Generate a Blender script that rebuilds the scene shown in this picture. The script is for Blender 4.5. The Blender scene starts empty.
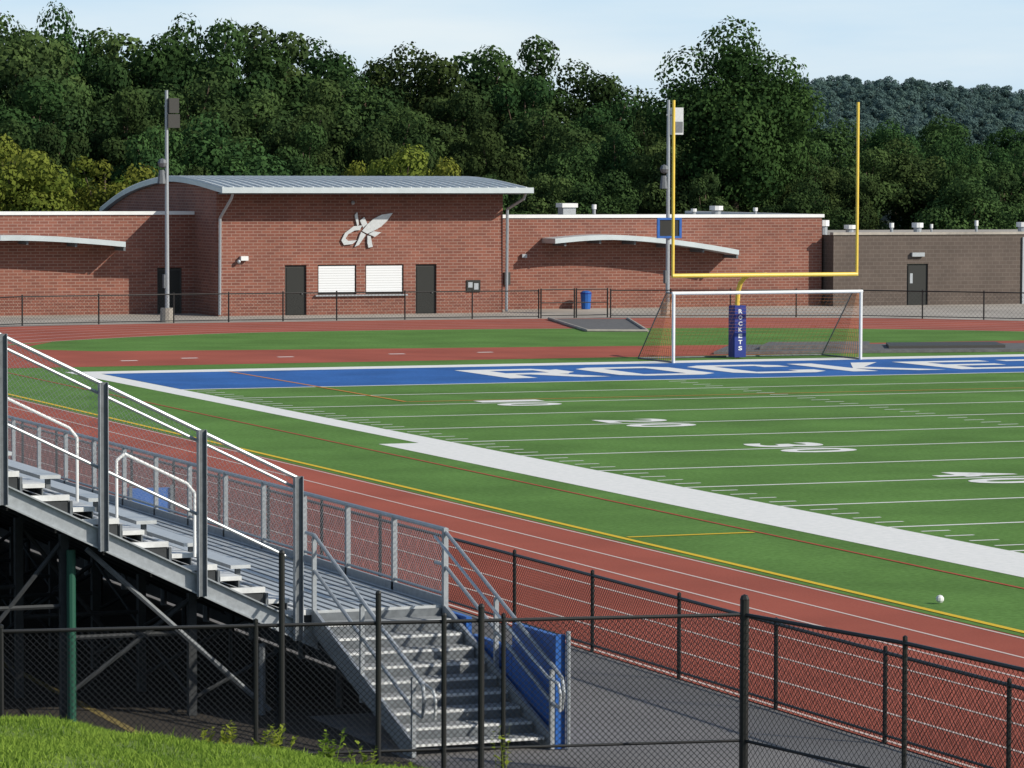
import bpy, math, random
import numpy as np
from mathutils import Vector, Matrix
from mathutils.geometry import tessellate_polygon
random.seed(7); rng=np.random.default_rng(7)
scene=bpy.context.scene
def link(o):
    scene.collection.objects.link(o); return o
# ---------------- materials ----------------
def mat(name,col,rough=.7,metal=0.0,noise=None,spec=.3,bump=None):
    """noise=(scale,amount[,col2]) mixes colour by noise"""
    m=bpy.data.materials.new(name); m.use_nodes=True; nt=m.node_tree; b=nt.nodes['Principled BSDF']
    b.inputs['Roughness'].default_value=rough; b.inputs['Metallic'].default_value=metal
    b.inputs['Specular IOR Level'].default_value=spec
    b.inputs['Base Color'].default_value=(*col,1)
    if noise:
        sc,amt=noise[0],noise[1]
        geo=nt.nodes.new('ShaderNodeNewGeometry')
        n=nt.nodes.new('ShaderNodeTexNoise'); n.inputs['Scale'].default_value=sc; n.inputs['Detail'].default_value=6; n.inputs['Roughness'].default_value=.65
        nt.links.new(geo.outputs['Position'],n.inputs['Vector'])
        r=nt.nodes.new('ShaderNodeMapRange'); r.inputs['From Min'].default_value=.3; r.inputs['From Max'].default_value=.7
        nt.links.new(n.outputs['Fac'],r.inputs['Value'])
        mx=nt.nodes.new('ShaderNodeMix'); mx.data_type='RGBA'
        c2=noise[2] if len(noise)>2 else tuple(c*(1+amt) for c in col)
        c1=tuple(c*(1-amt) for c in col)
        mx.inputs['A'].default_value=(*c1,1); mx.inputs['B'].default_value=(*c2,1)
        nt.links.new(r.outputs['Result'],mx.inputs['Factor'])
        out=mx.outputs['Result']
        if len(noise)>3:
            n2=nt.nodes.new('ShaderNodeTexNoise'); n2.inputs['Scale'].default_value=noise[3]; n2.inputs['Detail'].default_value=4
            nt.links.new(geo.outputs['Position'],n2.inputs['Vector'])
            r2=nt.nodes.new('ShaderNodeMapRange'); r2.inputs['From Min'].default_value=.3; r2.inputs['From Max'].default_value=.7
            r2.inputs['To Min'].default_value=.82; r2.inputs['To Max'].default_value=1.16
            nt.links.new(n2.outputs['Fac'],r2.inputs['Value'])
            vm=nt.nodes.new('ShaderNodeVectorMath'); vm.operation='SCALE'
            nt.links.new(out,vm.inputs[0]); nt.links.new(r2.outputs['Result'],vm.inputs['Scale']); out=vm.outputs['Vector']
        nt.links.new(out,b.inputs['Base Color'])
    return m
def brick(name,c1,c2,mortar,bw=.42,bh=.14):
    m=bpy.data.materials.new(name); m.use_nodes=True; nt=m.node_tree; b=nt.nodes['Principled BSDF']; b.inputs['Roughness'].default_value=.9
    geo=nt.nodes.new('ShaderNodeNewGeometry'); sep=nt.nodes.new('ShaderNodeSeparateXYZ'); nt.links.new(geo.outputs['Position'],sep.inputs[0])
    add=nt.nodes.new('ShaderNodeMath'); add.operation='ADD'; nt.links.new(sep.outputs['X'],add.inputs[0]); nt.links.new(sep.outputs['Y'],add.inputs[1])
    cmb=nt.nodes.new('ShaderNodeCombineXYZ'); nt.links.new(add.outputs[0],cmb.inputs['X']); nt.links.new(sep.outputs['Z'],cmb.inputs['Y'])
    t=nt.nodes.new('ShaderNodeTexBrick'); t.inputs['Scale'].default_value=1; t.inputs['Brick Width'].default_value=bw; t.inputs['Row Height'].default_value=bh
    t.inputs['Mortar Size'].default_value=.016; t.inputs['Mortar Smooth'].default_value=.2; t.inputs['Bias'].default_value=-.1
    t.inputs['Color1'].default_value=(*c1,1); t.inputs['Color2'].default_value=(*c2,1); t.inputs['Mortar'].default_value=(*mortar,1)
    nt.links.new(cmb.outputs[0],t.inputs['Vector'])
    n=nt.nodes.new('ShaderNodeTexNoise'); n.inputs['Scale'].default_value=.8; n.inputs['Detail'].default_value=5; nt.links.new(geo.outputs['Position'],n.inputs['Vector'])
    r=nt.nodes.new('ShaderNodeMapRange'); r.inputs['To Min'].default_value=.72; r.inputs['To Max'].default_value=1.28; nt.links.new(n.outputs['Fac'],r.inputs['Value'])
    vm=nt.nodes.new('ShaderNodeVectorMath'); vm.operation='SCALE'; nt.links.new(t.outputs['Color'],vm.inputs[0]); nt.links.new(r.outputs['Result'],vm.inputs['Scale'])
    nt.links.new(vm.outputs['Vector'],b.inputs['Base Color'])
    return m
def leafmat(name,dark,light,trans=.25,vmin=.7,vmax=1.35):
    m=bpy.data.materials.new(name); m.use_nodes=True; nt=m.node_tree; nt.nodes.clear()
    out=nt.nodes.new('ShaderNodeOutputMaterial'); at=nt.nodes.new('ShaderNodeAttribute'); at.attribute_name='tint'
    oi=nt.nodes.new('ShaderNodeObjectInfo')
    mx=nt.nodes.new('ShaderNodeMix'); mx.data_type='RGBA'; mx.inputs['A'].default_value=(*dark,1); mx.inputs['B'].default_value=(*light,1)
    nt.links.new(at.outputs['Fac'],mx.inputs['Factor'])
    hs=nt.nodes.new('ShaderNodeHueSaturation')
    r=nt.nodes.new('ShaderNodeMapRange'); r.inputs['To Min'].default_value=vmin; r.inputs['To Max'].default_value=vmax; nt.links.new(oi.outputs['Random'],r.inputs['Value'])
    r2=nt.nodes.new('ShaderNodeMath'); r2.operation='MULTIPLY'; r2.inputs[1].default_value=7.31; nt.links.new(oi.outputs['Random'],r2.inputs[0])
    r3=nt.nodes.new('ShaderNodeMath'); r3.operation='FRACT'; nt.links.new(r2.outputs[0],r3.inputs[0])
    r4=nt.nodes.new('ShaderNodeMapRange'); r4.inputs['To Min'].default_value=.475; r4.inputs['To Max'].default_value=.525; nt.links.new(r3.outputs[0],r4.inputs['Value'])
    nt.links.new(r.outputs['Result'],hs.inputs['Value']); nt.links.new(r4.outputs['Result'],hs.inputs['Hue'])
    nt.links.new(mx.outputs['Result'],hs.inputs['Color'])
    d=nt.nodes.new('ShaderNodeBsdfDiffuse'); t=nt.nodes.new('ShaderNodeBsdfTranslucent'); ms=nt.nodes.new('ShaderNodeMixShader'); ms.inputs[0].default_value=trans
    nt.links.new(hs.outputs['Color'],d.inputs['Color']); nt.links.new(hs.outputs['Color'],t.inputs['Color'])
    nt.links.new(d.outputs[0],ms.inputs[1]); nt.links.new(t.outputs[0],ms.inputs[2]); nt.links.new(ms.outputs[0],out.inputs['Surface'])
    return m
M={}
M['turf']=mat('turf',(.090,.192,.046),.95,noise=(9,.22,(.122,.240,.064),.35),spec=.05)
M['grass']=mat('meadow_grass',(.06,.11,.025),1,noise=(2,.3,(.10,.15,.04),.15),spec=.05)
M['track']=mat('track_rubber',(.30,.075,.050),.9,noise=(25,.12,(.35,.095,.064),.25),spec=.15)
M['paint']=mat('white_paint',(.68,.70,.69),.8,noise=(6,.08,(.75,.75,.74)),spec=.1)
M['tline']=mat('track_line',(.55,.45,.42),.8)
M['blue']=mat('blue_turf',(.03,.115,.34),.9,noise=(8,.15,(.04,.135,.40),.4),spec=.1)
M['yellow']=mat('yellow_paint',(.62,.42,.02),.8)
M['strip']=mat('painted_sun_strip',(.20,.16,.06),.8)  # yellowish colour standing in for a strip of sunlight
M['orange']=mat('orange_paint',(.50,.20,.04),.8)
M['redl']=mat('red_paint',(.35,.07,.03),.8)
M['asphalt']=mat('asphalt',(.15,.148,.152),.9,noise=(18,.15,(.185,.182,.184),.3),spec=.15)
M['concrete']=mat('concrete',(.33,.31,.28),.9,noise=(3,.15,(.40,.37,.33),.3))
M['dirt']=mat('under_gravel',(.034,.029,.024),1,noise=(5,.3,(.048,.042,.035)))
M['brick']=brick('red_brick',(.205,.074,.050),(.140,.049,.036),(.26,.17,.14))
M['brick2']=brick('brown_block',(.092,.072,.061),(.078,.061,.052),(.12,.10,.088),.4,.2)
M['silver']=mat('metal_roof',(.46,.52,.55),.45,.3,noise=(1.5,.08))
M['white']=mat('white_metal',(.66,.68,.69),.5,noise=(2,.06))
M['shutter']=mat('shutter',(.66,.69,.72),.5)
M['door']=mat('dark_door',(.018,.020,.019),.5)
M['gdoor']=mat('frame_grey',(.045,.046,.044),.6)
M['black']=mat('black_vinyl',(.012,.013,.013),.45,spec=.4)
M['galv']=mat('galvanised',(.34,.37,.40),.45,.5,noise=(14,.15))
M['galvd']=mat('galvanised_dull',(.13,.145,.16),.6,.3,noise=(10,.2))
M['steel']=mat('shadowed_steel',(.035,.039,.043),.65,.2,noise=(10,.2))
M['alum']=mat('aluminium',(.50,.53,.55),.42,.4,noise=(9,.1))
M['tread']=mat('tread_aluminium',(.58,.60,.61),.6,.15,noise=(7,.15,(.66,.68,.69)))
M['gold']=mat('yellow_post',(.70,.49,.07),.45,spec=.5,noise=(3,.08))
M['pad']=mat('blue_pad',(.012,.03,.20),.5)
M['bluep']=mat('blue_panel',(.02,.10,.36),.45,noise=(3,.15))
M['net']=mat('orange_net',(.50,.20,.08),.8)
M['mat']=mat('rubber_mat',(.11,.112,.115),.9,noise=(4,.25))
M['green']=mat('green_paint',(.015,.075,.05),.5)
M['bark']=mat('bark',(.09,.07,.05),.95,noise=(6,.3))
M['leaf']=leafmat('forest_leaf',(.022,.046,.019),(.060,.104,.034))
M['leafl']=leafmat('bright_leaf',(.075,.12,.022),(.17,.21,.04),.3,.85,1.15)
M['leafb']=leafmat('big_tree_leaf',(.022,.048,.017),(.058,.104,.032),.25,.95,1.05)
M['leaffar']=leafmat('hazy_far_leaf',(.070,.118,.118),(.092,.148,.138),.25,.92,1.08)  # distance haze is mixed into the leaf colour
M['floor']=mat('forest_floor',(.02,.032,.012),1,noise=(1,.3))
M['farfloor']=mat('hazy_ridge_floor',(.072,.12,.115),1,noise=(.1,.3))  # same bluish haze painted into the ridge ground
M['blade']=leafmat('grass_blade',(.13,.20,.03),(.33,.41,.07),.4,.95,1.05)
M['bank']=mat('bank_soil_grass',(.12,.20,.035),1,noise=(6,.35,(.19,.27,.055)))
# ---------------- mesh builder ----------------
class MB:
    def __init__(s): s.v=[];s.f=[];s.mi=[];s.mats=[]
    def m(s,k):
        if k not in s.mats: s.mats.append(k)
        return s.mats.index(k)
    def poly(s,pts,k):
        n=len(s.v); s.v+= [tuple(p) for p in pts]; s.f.append(list(range(n,n+len(pts)))); s.mi.append(s.m(k))
    def npoly(s,pts,k):
        pts=[Vector(p) for p in pts]; n=len(s.v); s.v+=[tuple(p) for p in pts]
        for t in tessellate_polygon([pts]):
            a,b,c=[pts[i] for i in t]
            t=list(t)
            if (b-a).cross(c-a).z<0: t.reverse()
            s.f.append([n+i for i in t]); s.mi.append(s.m(k))
    def box(s,x0,x1,y0,y1,z0,z1,k):
        if x0>x1:x0,x1=x1,x0
        if y0>y1:y0,y1=y1,y0
        if z0>z1:z0,z1=z1,z0
        n=len(s.v); s.v+=[(x0,y0,z0),(x1,y0,z0),(x1,y1,z0),(x0,y1,z0),(x0,y0,z1),(x1,y0,z1),(x1,y1,z1),(x0,y1,z1)]
        for f in ((0,3,2,1),(4,5,6,7),(0,1,5,4),(1,2,6,5),(2,3,7,6),(3,0,4,7)):
            s.f.append([n+i for i in f]); s.mi.append(s.m(k))
    def prism(s,prof,axis,a0,a1,k):
        def P(p,a): return {'x':(a,p[0],p[1]),'y':(p[0],a,p[1]),'z':(p[0],p[1],a)}[axis]
        n=len(s.v);N=len(prof); s.v+=[P(p,a0) for p in prof]+[P(p,a1) for p in prof]; mi=s.m(k)
        for i in range(N):
            j=(i+1)%N; s.f.append([n+i,n+j,n+N+j,n+N+i]); s.mi.append(mi)
        s.f.append([n+i for i in range(N)][::-1]); s.f.append([n+N+i for i in range(N)]); s.mi+=[mi,mi]
    def tube(s,p0,p1,r,k,n=6,r1=None,cap=True):
        p0=Vector(p0);p1=Vector(p1); d=(p1-p0)
        if d.length<1e-6:return
        d.normalize(); a=Vector((0,0,1)) if abs(d.z)<.9 else Vector((1,0,0)); u=d.cross(a).normalized(); w=d.cross(u)
        if r1 is None:r1=r
        b=len(s.v)
        for P,R in((p0,r),(p1,r1)):
            for i in range(n):
                t=2*math.pi*i/n; s.v.append(tuple(P+u*math.cos(t)*R+w*math.sin(t)*R))
        mi=s.m(k)
        for i in range(n):
            j=(i+1)%n; s.f.append([b+i,b+j,b+n+j,b+n+i]); s.mi.append(mi)
        if cap and n>3:
            s.f.append([b+i for i in range(n)][::-1]); s.f.append([b+n+i for i in range(n)]); s.mi+=[mi,mi]
    def path(s,pts,r,k,n=6):
        for a,b in zip(pts[:-1],pts[1:]): s.tube(a,b,r,k,n)
    def ball(s,c,r,k,n=8,sz=1):
        b=len(s.v);mi=s.m(k);R=n//2
        for i in range(R+1):
            ph=math.pi*i/R
            for j in range(n):
                t=2*math.pi*j/n; s.v.append((c[0]+r*math.sin(ph)*math.cos(t),c[1]+r*math.sin(ph)*math.sin(t),c[2]+r*sz*math.cos(ph)))
        for i in range(R):
            for j in range(n):
                s.f.append([b+i*n+j,b+i*n+(j+1)%n,b+(i+1)*n+(j+1)%n,b+(i+1)*n+j]); s.mi.append(mi)
    def chain(s,P0,P1,h,pitch,r,k):
        P0=Vector(P0);P1=Vector(P1);L=(P1-P0).length;d=(P1-P0)/L;up=Vector((0,0,1))
        c=-h
        while c<L:
            for sg in(0,1):
                t0=max(0,-c);t1=min(h,L-c)
                if t1>t0:
                    a=P0+d*(c+t0)+up*(t0 if sg==0 else h-t0); b=P0+d*(c+t1)+up*(t1 if sg==0 else h-t1)
                    s.tube(a,b,r,k,3,cap=False)
            c+=pitch
    def build(s,name,parent=None,smooth=False,loc=None):
        me=bpy.data.meshes.new(name); me.from_pydata(s.v,[],s.f)
        for k in s.mats: me.materials.append(M[k])
        me.polygons.foreach_set('material_index',s.mi)
        if smooth: me.polygons.foreach_set('use_smooth',[True]*len(s.f))
        me.update(); o=link(bpy.data.objects.new(name,me))
        if parent: o.parent=parent
        if loc: o.location=loc
        return o
def empty(name):
    return link(bpy.data.objects.new(name,None))
def smoothpts(P,n=8):
    out=[]
    Q=[2*np.array(P[0])-np.array(P[1])]+[np.array(p,float) for p in P]+[2*np.array(P[-1])-np.array(P[-2])]
    for i in range(1,len(Q)-2):
        for j in range(n):
            t=j/n;a,b,c,d=Q[i-1],Q[i],Q[i+1],Q[i+2]
            out.append(.5*((2*b)+(-a+c)*t+(2*a-5*b+4*c-d)*t*t+(-a+3*b-3*c+d)*t**3))
    out.append(Q[-2]); return out
# ---------------- camera ----------------
CX,CY,CZ,YAW,PIT,ROLL,F=-31.7545,-115.0133,6.6313,0.3837,0.0583,0.0026,3625.74
Fv=Vector((math.sin(YAW)*math.cos(PIT),math.cos(YAW)*math.cos(PIT),-math.sin(PIT)))
Rv=Vector((math.cos(YAW),-math.sin(YAW),0)); Uv=Rv.cross(Fv)
R2=Rv*math.cos(ROLL)+Uv*math.sin(ROLL); U2=-Rv*math.sin(ROLL)+Uv*math.cos(ROLL)
cam=bpy.data.cameras.new('camera'); co=link(bpy.data.objects.new('camera',cam)); cam.sensor_width=36; cam.lens=F*36/1024; cam.clip_end=8000; cam.clip_start=.5
mw=Matrix.Identity(4)
for i,c in enumerate((R2,U2,-Fv)):
    for j in range(3): mw[j][i]=c[j]
mw.translation=(CX,CY,CZ); co.matrix_world=mw; scene.camera=co
# ---------------- light ----------------
S=Vector((.58,-.66,.50)).normalized(); el=math.asin(S.z); az=math.atan2(S.x,S.y)
w=bpy.data.worlds.new('World'); scene.world=w; w.use_nodes=True; nt=w.node_tree; bg=nt.nodes['Background']
sky=nt.nodes.new('ShaderNodeTexSky'); sky.sky_type='NISHITA'; sky.sun_disc=False; sky.sun_elevation=el; sky.sun_rotation=az; sky.air_density=1; sky.dust_density=.8; sky.ozone_density=1.2
tc=nt.nodes.new('ShaderNodeTexCoord'); mp=nt.nodes.new('ShaderNodeMapping'); mp.inputs['Scale'].default_value=(4,4,26)
nz=nt.nodes.new('ShaderNodeTexNoise'); nz.inputs['Scale'].default_value=1.6; nz.inputs['Detail'].default_value=6
nt.links.new(tc.outputs['Generated'],mp.inputs[0]); nt.links.new(mp.outputs[0],nz.inputs['Vector'])
mr=nt.nodes.new('ShaderNodeMapRange'); mr.inputs['From Min'].default_value=.38; mr.inputs['From Max'].default_value=.68
nt.links.new(nz.outputs['Fac'],mr.inputs['Value'])
hm=nt.nodes.new('ShaderNodeMix'); hm.data_type='RGBA'; hm.inputs['A'].default_value=(5.2,6.8,8.2,1); hm.inputs['B'].default_value=(6.8,7.7,8.3,1)
nt.links.new(mr.outputs['Result'],hm.inputs['Factor'])
sp=nt.nodes.new('ShaderNodeSeparateXYZ'); nt.links.new(tc.outputs['Generated'],sp.inputs[0])
hz_=nt.nodes.new('ShaderNodeMapRange'); hz_.interpolation_type='SMOOTHSTEP'; hz_.inputs['From Min'].default_value=.06; hz_.inputs['From Max'].default_value=.32; hz_.inputs['To Min'].default_value=.92; hz_.inputs['To Max'].default_value=.06
nt.links.new(sp.outputs['Z'],hz_.inputs['Value'])
mx=nt.nodes.new('ShaderNodeMix'); mx.data_type='RGBA'
nt.links.new(hz_.outputs['Result'],mx.inputs['Factor']); nt.links.new(sky.outputs[0],mx.inputs['A']); nt.links.new(hm.outputs['Result'],mx.inputs['B']); nt.links.new(mx.outputs['Result'],bg.inputs['Color'])
bg.inputs['Strength'].default_value=.116
sl=bpy.data.lights.new('sun','SUN'); sl.energy=5.0; sl.angle=math.radians(.5); sl.color=(1,.92,.79); so=link(bpy.data.objects.new('sun',sl))
so.rotation_euler=S.to_track_quat('Z','Y').to_euler()
scene.view_settings.view_transform='Standard'; scene.view_settings.look='None'; scene.view_settings.exposure=0
# ---------------- ground ----------------
b=MB(); b.poly([(-3000,-1500,-.03),(4000,-1500,-.03),(4000,5000,-.03),(-3000,5000,-.03)],'grass'); b.build('ground')
b=MB(); b.npoly([(-24,-150,-.012),(75,-150,-.012),(75,60,-.012),(-24,60,-.012)],'asphalt'); b.build('asphalt_pavement')
b=MB(); b.npoly([(-4,36,-.006),(-4,60,-.006),(75,60,-.006),(75,26,-.006),(52,26,-.006),(47,33,-.006),(35,37.3,-.006),(7,37.5,-.006)],'concrete'); b.build('concrete_plaza')
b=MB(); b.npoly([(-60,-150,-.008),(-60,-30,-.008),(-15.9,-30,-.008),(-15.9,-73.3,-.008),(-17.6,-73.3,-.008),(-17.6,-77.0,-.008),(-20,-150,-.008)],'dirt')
b.poly([(-19.97,-76,-.003),(-19.85,-76,-.003),(-19.85,-50,-.003),(-19.97,-50,-.003)],'strip'); b.build('gravel_ground')  # strip of sunlight under the bleachers, painted onto the ground
outer=smoothpts([(-12,-2),(-11,12),(-6,24),(0,32),(7.4,36.8),(21.6,37.6),(35.2,36.6),(45.7,33),(51.5,27),(57.5,17),(60.4,5),(60.8,-2)])
inner=smoothpts([(-5.6,-2),(-4.6,8),(-1,17),(4.9,22.9),(12,26.9),(18.3,27.9),(26.5,27.3),(36,25.0),(43.5,20),(50,12.5),(53.5,4),(54.4,-2)])
outer=[np.array((-12,-150.)),np.array((-12,-60.))]+outer+[np.array((60.8,-60.)),np.array((60.8,-150.))]
inner=[np.array((-5.6,-150.)),np.array((-5.6,-60.))]+inner+[np.array((54.4,-60.)),np.array((54.4,-150.))]
b=MB()
for i in range(len(outer)-1):
    b.poly([(*inner[i],.0),(*inner[i+1],.0),(*outer[i+1],.0),(*outer[i],.0)],'track')
for k in range(0,7):
    t=.015+k*.97/6; hw=.03/6.4
    for i in range(len(outer)-1):
        q=[inner[j]*(1-tt)+outer[j]*tt for j,tt in((i,t-hw),(i+1,t-hw),(i+1,t+hw),(i,t+hw))]
        b.poly([(*p,.004) for p in q],'tline')
b.build('running_track')
b=MB(); b.npoly([(*p,.004) for p in inner],'turf')
b.npoly([(x,y,.008) for x,y in [(-5.0,4.3),(53.3,4.3),(50.5,10.8),(30,11.3),(12,13.3),(4,14.5),(2.3,16.5),(2.6,19),(4.4,22.3),(0,18.0),(-3.2,12.3)]],'track')
for x,y in [(3,7.5),(5.5,8.5),(9,8.2),(13.5,8.9),(17,9),(40,6.5),(43,7)]:
    b.poly([(x,y,.012),(x+.6,y,.012),(x+.6,y+.3,.012),(x,y+.3,.012)],'paint')
b.build('turf_field')
# field paint
Yd=.9144; b=MB(); z=.0085
def rect(x0,x1,y0,y1,k='paint',zz=None):
    zz=z if zz is None else zz
    b.poly([(x0,y0,zz),(x1,y0,zz),(x1,y1,zz),(x0,y1,zz)],k)
rect(.2,48.57,-9.02,-.05,'blue')
rect(-.7,49.5,.0,1.4)
rect(-.7,.16,-32,-.0); rect(48.6,49.5,-32,-.0)
rect(-1.75,.16,-78,-32); rect(48.6,50.6,-78,-32)
rect(-.7,.16,-120,-78)
for i in range(0,19):
    y=-10*Yd-i*5*Yd; hw=.1 if i==0 else .07
    rect(.16,48.6,y-hw,y+hw)
    for j in range(1,5):
        yy=y-j*Yd
        for x in (.35,16.0,32.2,47.8): rect(x,x+.6,yy-.05,yy+.05)
z=.0125
rect(-5.42,-5.28,-150,0,'yellow'); rect(54.1,54.25,-150,0,'yellow')
rect(-2.6,-2.52,-150,8,'redl'); rect(4.45,4.57,-17,-.2,'orange',.0165); rect(4.57,44.2,-17.05,-16.93,'orange'); rect(44.2,44.32,-17,-.2,'orange',.0165)
rect(-5.2,-2.65,-54.95,-54.8,'yellow')
cc=[(24.4+9.15*math.cos(t),-54.86+9.15*math.sin(t)) for t in np.linspace(0,2*math.pi,49)]
for a,c in zip(cc[:-1],cc[1:]):
    a=Vector((*a,0));c=Vector((*c,0));m=Vector((24.4,-54.86,0)); up=Vector((0,0,.0165))
    b.poly([tuple(a+up),tuple(c+up),tuple(m+(c-m)*1.012+up),tuple(m+(a-m)*1.012+up)],'redl')
Lt={'R':[[(0,0),(1.1,0),(1.1,6),(0,6)],[(1.1,5),(3.6,5),(3.2,6),(1.1,6)],[(2.9,3.3),(3.6,2.9),(4,3.4),(4,5.3),(3.6,5),(2.9,5)],[(1.1,2.3),(3.3,2.3),(3.6,2.9),(2.9,3.3),(1.1,3.3)],[(1.7,2.3),(2.9,0),(4.1,0),(2.9,2.3)]],
'O':[[(0,.8),(1.1,1),(1.1,5),(0,5.2)],[(2.9,1),(4,.8),(4,5.2),(2.9,5)],[(0,.8),(.8,0),(3.2,0),(4,.8),(2.9,1),(1.1,1)],[(0,5.2),(1.1,5),(2.9,5),(4,5.2),(3.2,6),(.8,6)]],
'C':[[(0,.8),(1.1,1),(1.1,5),(0,5.2)],[(0,.8),(.8,0),(3.2,0),(4,.8),(4,1.9),(2.9,1.9),(2.9,1),(1.1,1)],[(0,5.2),(1.1,5),(2.9,5),(2.9,4.1),(4,4.1),(4,5.2),(3.2,6),(.8,6)]],
'K':[[(0,0),(1.1,0),(1.1,6),(0,6)],[(1.1,2.2),(2.9,6),(4.1,6),(2.0,3),(4.1,0),(2.9,0),(1.1,2.0)]],
'E':[[(0,0),(1.1,0),(1.1,6),(0,6)],[(1.1,0),(4,0),(4,1),(1.1,1)],[(1.1,5),(4,5),(4,6),(1.1,6)],[(1.1,2.5),(3.4,2.5),(3.4,3.5),(1.1,3.5)]],
'T':[[(0,5),(4,5),(4,6),(0,6)],[(1.45,0),(2.55,0),(2.55,5),(1.45,5)]],
'S':[[(.5,0),(3.5,0),(4,.6),(4,1),(0,1),(0,.6)],[(2.9,1),(4,1),(4,3),(3.5,3.5),(2.9,3.5)],[(1.1,2.5),(2.9,2.5),(2.9,3.5),(1.1,3.5)],[(0,3),(.5,2.5),(1.1,2.5),(1.1,5),(0,5)],[(0,5),(4,5),(4,5.4),(3.5,6),(.5,6),(0,5.4)]]}
x0=11.8
for ch in 'ROCKETS':
    for pl in Lt[ch]: b.npoly([(x0+p[0]*.86,-7.0+p[1]*.84,.0165) for p in pl],'paint')
    x0+=4.12
b.build('field_markings')
def textmesh(s,off=.03):
    c=bpy.data.curves.new('t','FONT'); c.body=s; c.size=1; c.offset=off; c.resolution_u=4
    o=link(bpy.data.objects.new('t',c)); dg=bpy.context.evaluated_depsgraph_get(); dg.update()
    me=bpy.data.meshes.new_from_object(o.evaluated_get(dg)); bpy.data.objects.remove(o)
    V=np.array([v.co[:] for v in me.vertices]); Fc=[list(p.vertices) for p in me.polygons]
    V[:,:2]-=V[:,:2].min(0); V[:,:2]/=V[:,:2].max(0); return V,Fc
b=MB(); mi=b.m('paint'); cache={}
for ydl,yy in ((10,20),(20,30),(30,40),(40,50),(50,60),(40,70),(30,80),(20,90),(10,100)):
    for side in(0,1):
        for n,ch in enumerate(str(ydl)):
            if ch not in cache: cache[ch]=textmesh(ch)
            V,Fc=cache[ch]; base=len(b.v); W=1.2 if ch!='1' else .75
            for v in V:
                if side==0:
                    yo=-yy*Yd+(.3+W*(1-v[0]) if n==0 else -.3-W*v[0]); xo=6.5+1.95*v[1]
                else:
                    yo=-yy*Yd-(.3+W*(1-v[0]) if n==0 else -.3-W*v[0]); xo=48.77-6.5-1.95*v[1]
                b.v.append((xo,yo,.0125))
            for f in Fc: b.f.append([base+i for i in f]); b.mi.append(mi)
b.build('yard_numbers')
b=MB(); 
def slab(pts,h,k,zb=.006):
    n=len(b.v);N=len(pts); b.v+=[(x,y,zb) for x,y in pts]+[(x,y,zb+h) for x,y in pts]; mi=b.m(k)
    for i in range(N):
        j=(i+1)%N; b.f.append([n+i,n+j,n+N+j,n+N+i]); b.mi.append(mi)
    b.f.append([n+N+i for i in range(N)]); b.mi.append(mi)
slab([(31.0,36.0),(27.7,23.9),(30.0,22.9),(34.4,34.9)],.03,'mat')
for (p,q) in (((31.0,36.0),(27.7,23.9)),((30.0,22.9),(34.4,34.9)),((27.7,23.9),(30.0,22.9))):
    b.tube((*p,.05),(*q,.05),.07,'concrete')
b.build('track_crossing_mat')
b=MB()
slab([(24.6,4.9),(37.5,2.8),(39.0,7.2),(27.5,9.6)],.10,'mat',.012)
slab([(26.8,5.6),(31.0,4.9),(32.4,7.6),(28.6,8.5)],.14,'mat',.115); slab([(31.8,4.9),(36.3,4.1),(37.3,6.6),(33,7.4)],.10,'gdoor',.115)
b.build('landing_mat')
# ---------------- buildings ----------------
hut=empty('brick_concession_building')
X0,X1,YF,YB=18.0,32.15,44.5,63.0
prof=[(42.9,5.88),(44.5,6.02),(47,6.22),(50,6.36),(52.5,6.34),(55.5,6.13),(58.5,5.78),(61,5.33),(63.6,4.75)]
prof=[tuple(p) for p in smoothpts(prof,4)]
def rz(y): return float(np.interp(y,[p[0] for p in prof],[p[1] for p in prof]))-.24
b=MB()
def wallgrid(b,y,x0,x1,z0,z1,holes,k,th=.25):
    xs=sorted({x0,x1,*[h[0] for h in holes],*[h[1] for h in holes]}); zs=sorted({z0,z1,*[h[2] for h in holes],*[h[3] for h in holes]})
    for i in range(len(xs)-1):
        for j in range(len(zs)-1):
            cx=(xs[i]+xs[i+1])/2;cz=(zs[j]+zs[j+1])/2
            if any(h[0]<cx<h[1] and h[2]<cz<h[3] for h in holes): continue
            b.poly([(xs[i],y,zs[j]),(xs[i+1],y,zs[j]),(xs[i+1],y,zs[j+1]),(xs[i],y,zs[j+1])],k)
    for h in holes:
        a,c,d,e=h
        b.poly([(a,y,d),(a,y,e),(a,y+th,e),(a,y+th,d)],k);b.poly([(c,y,d),(c,y+th,d),(c,y+th,e),(c,y,e)],k)
        b.poly([(a,y,e),(c,y,e),(c,y+th,e),(a,y+th,e)],k);b.poly([(a,y,d),(a,y+th,d),(c,y+th,d),(c,y,d)],k)
holes=[(21.3,22.35,-.02,2.32),(22.9,24.8,.93,2.32),(25.25,27.15,.93,2.32),(27.75,28.8,-.02,2.32)]
wallgrid(b,YF,X0,X1,-.02,rz(YF),holes,'brick')
ys=list(np.linspace(YF,YB,14))
for x in (X0,X1):
    for a,c in zip(ys[:-1],ys[1:]): b.poly([(x,a,-.02),(x,c,-.02),(x,c,rz(c)),(x,a,rz(a))],'brick')
b.poly([(X0,YB,-.02),(X1,YB,-.02),(X1,YB,rz(YB)),(X0,YB,rz(YB))],'brick')
b.build('brick_walls',hut)
b=MB()
for h in (holes[0],holes[3]):
    b.box(h[0]+.02,h[1]-.02,YF+.12,YF+.2,0,2.3,'gdoor'); b.box(h[0]+.1,h[1]-.1,YF+.09,YF+.118,.02,2.2,'door')
    b.ball((h[1]-.2,YF+.06,1.0),.05,'galv')
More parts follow.
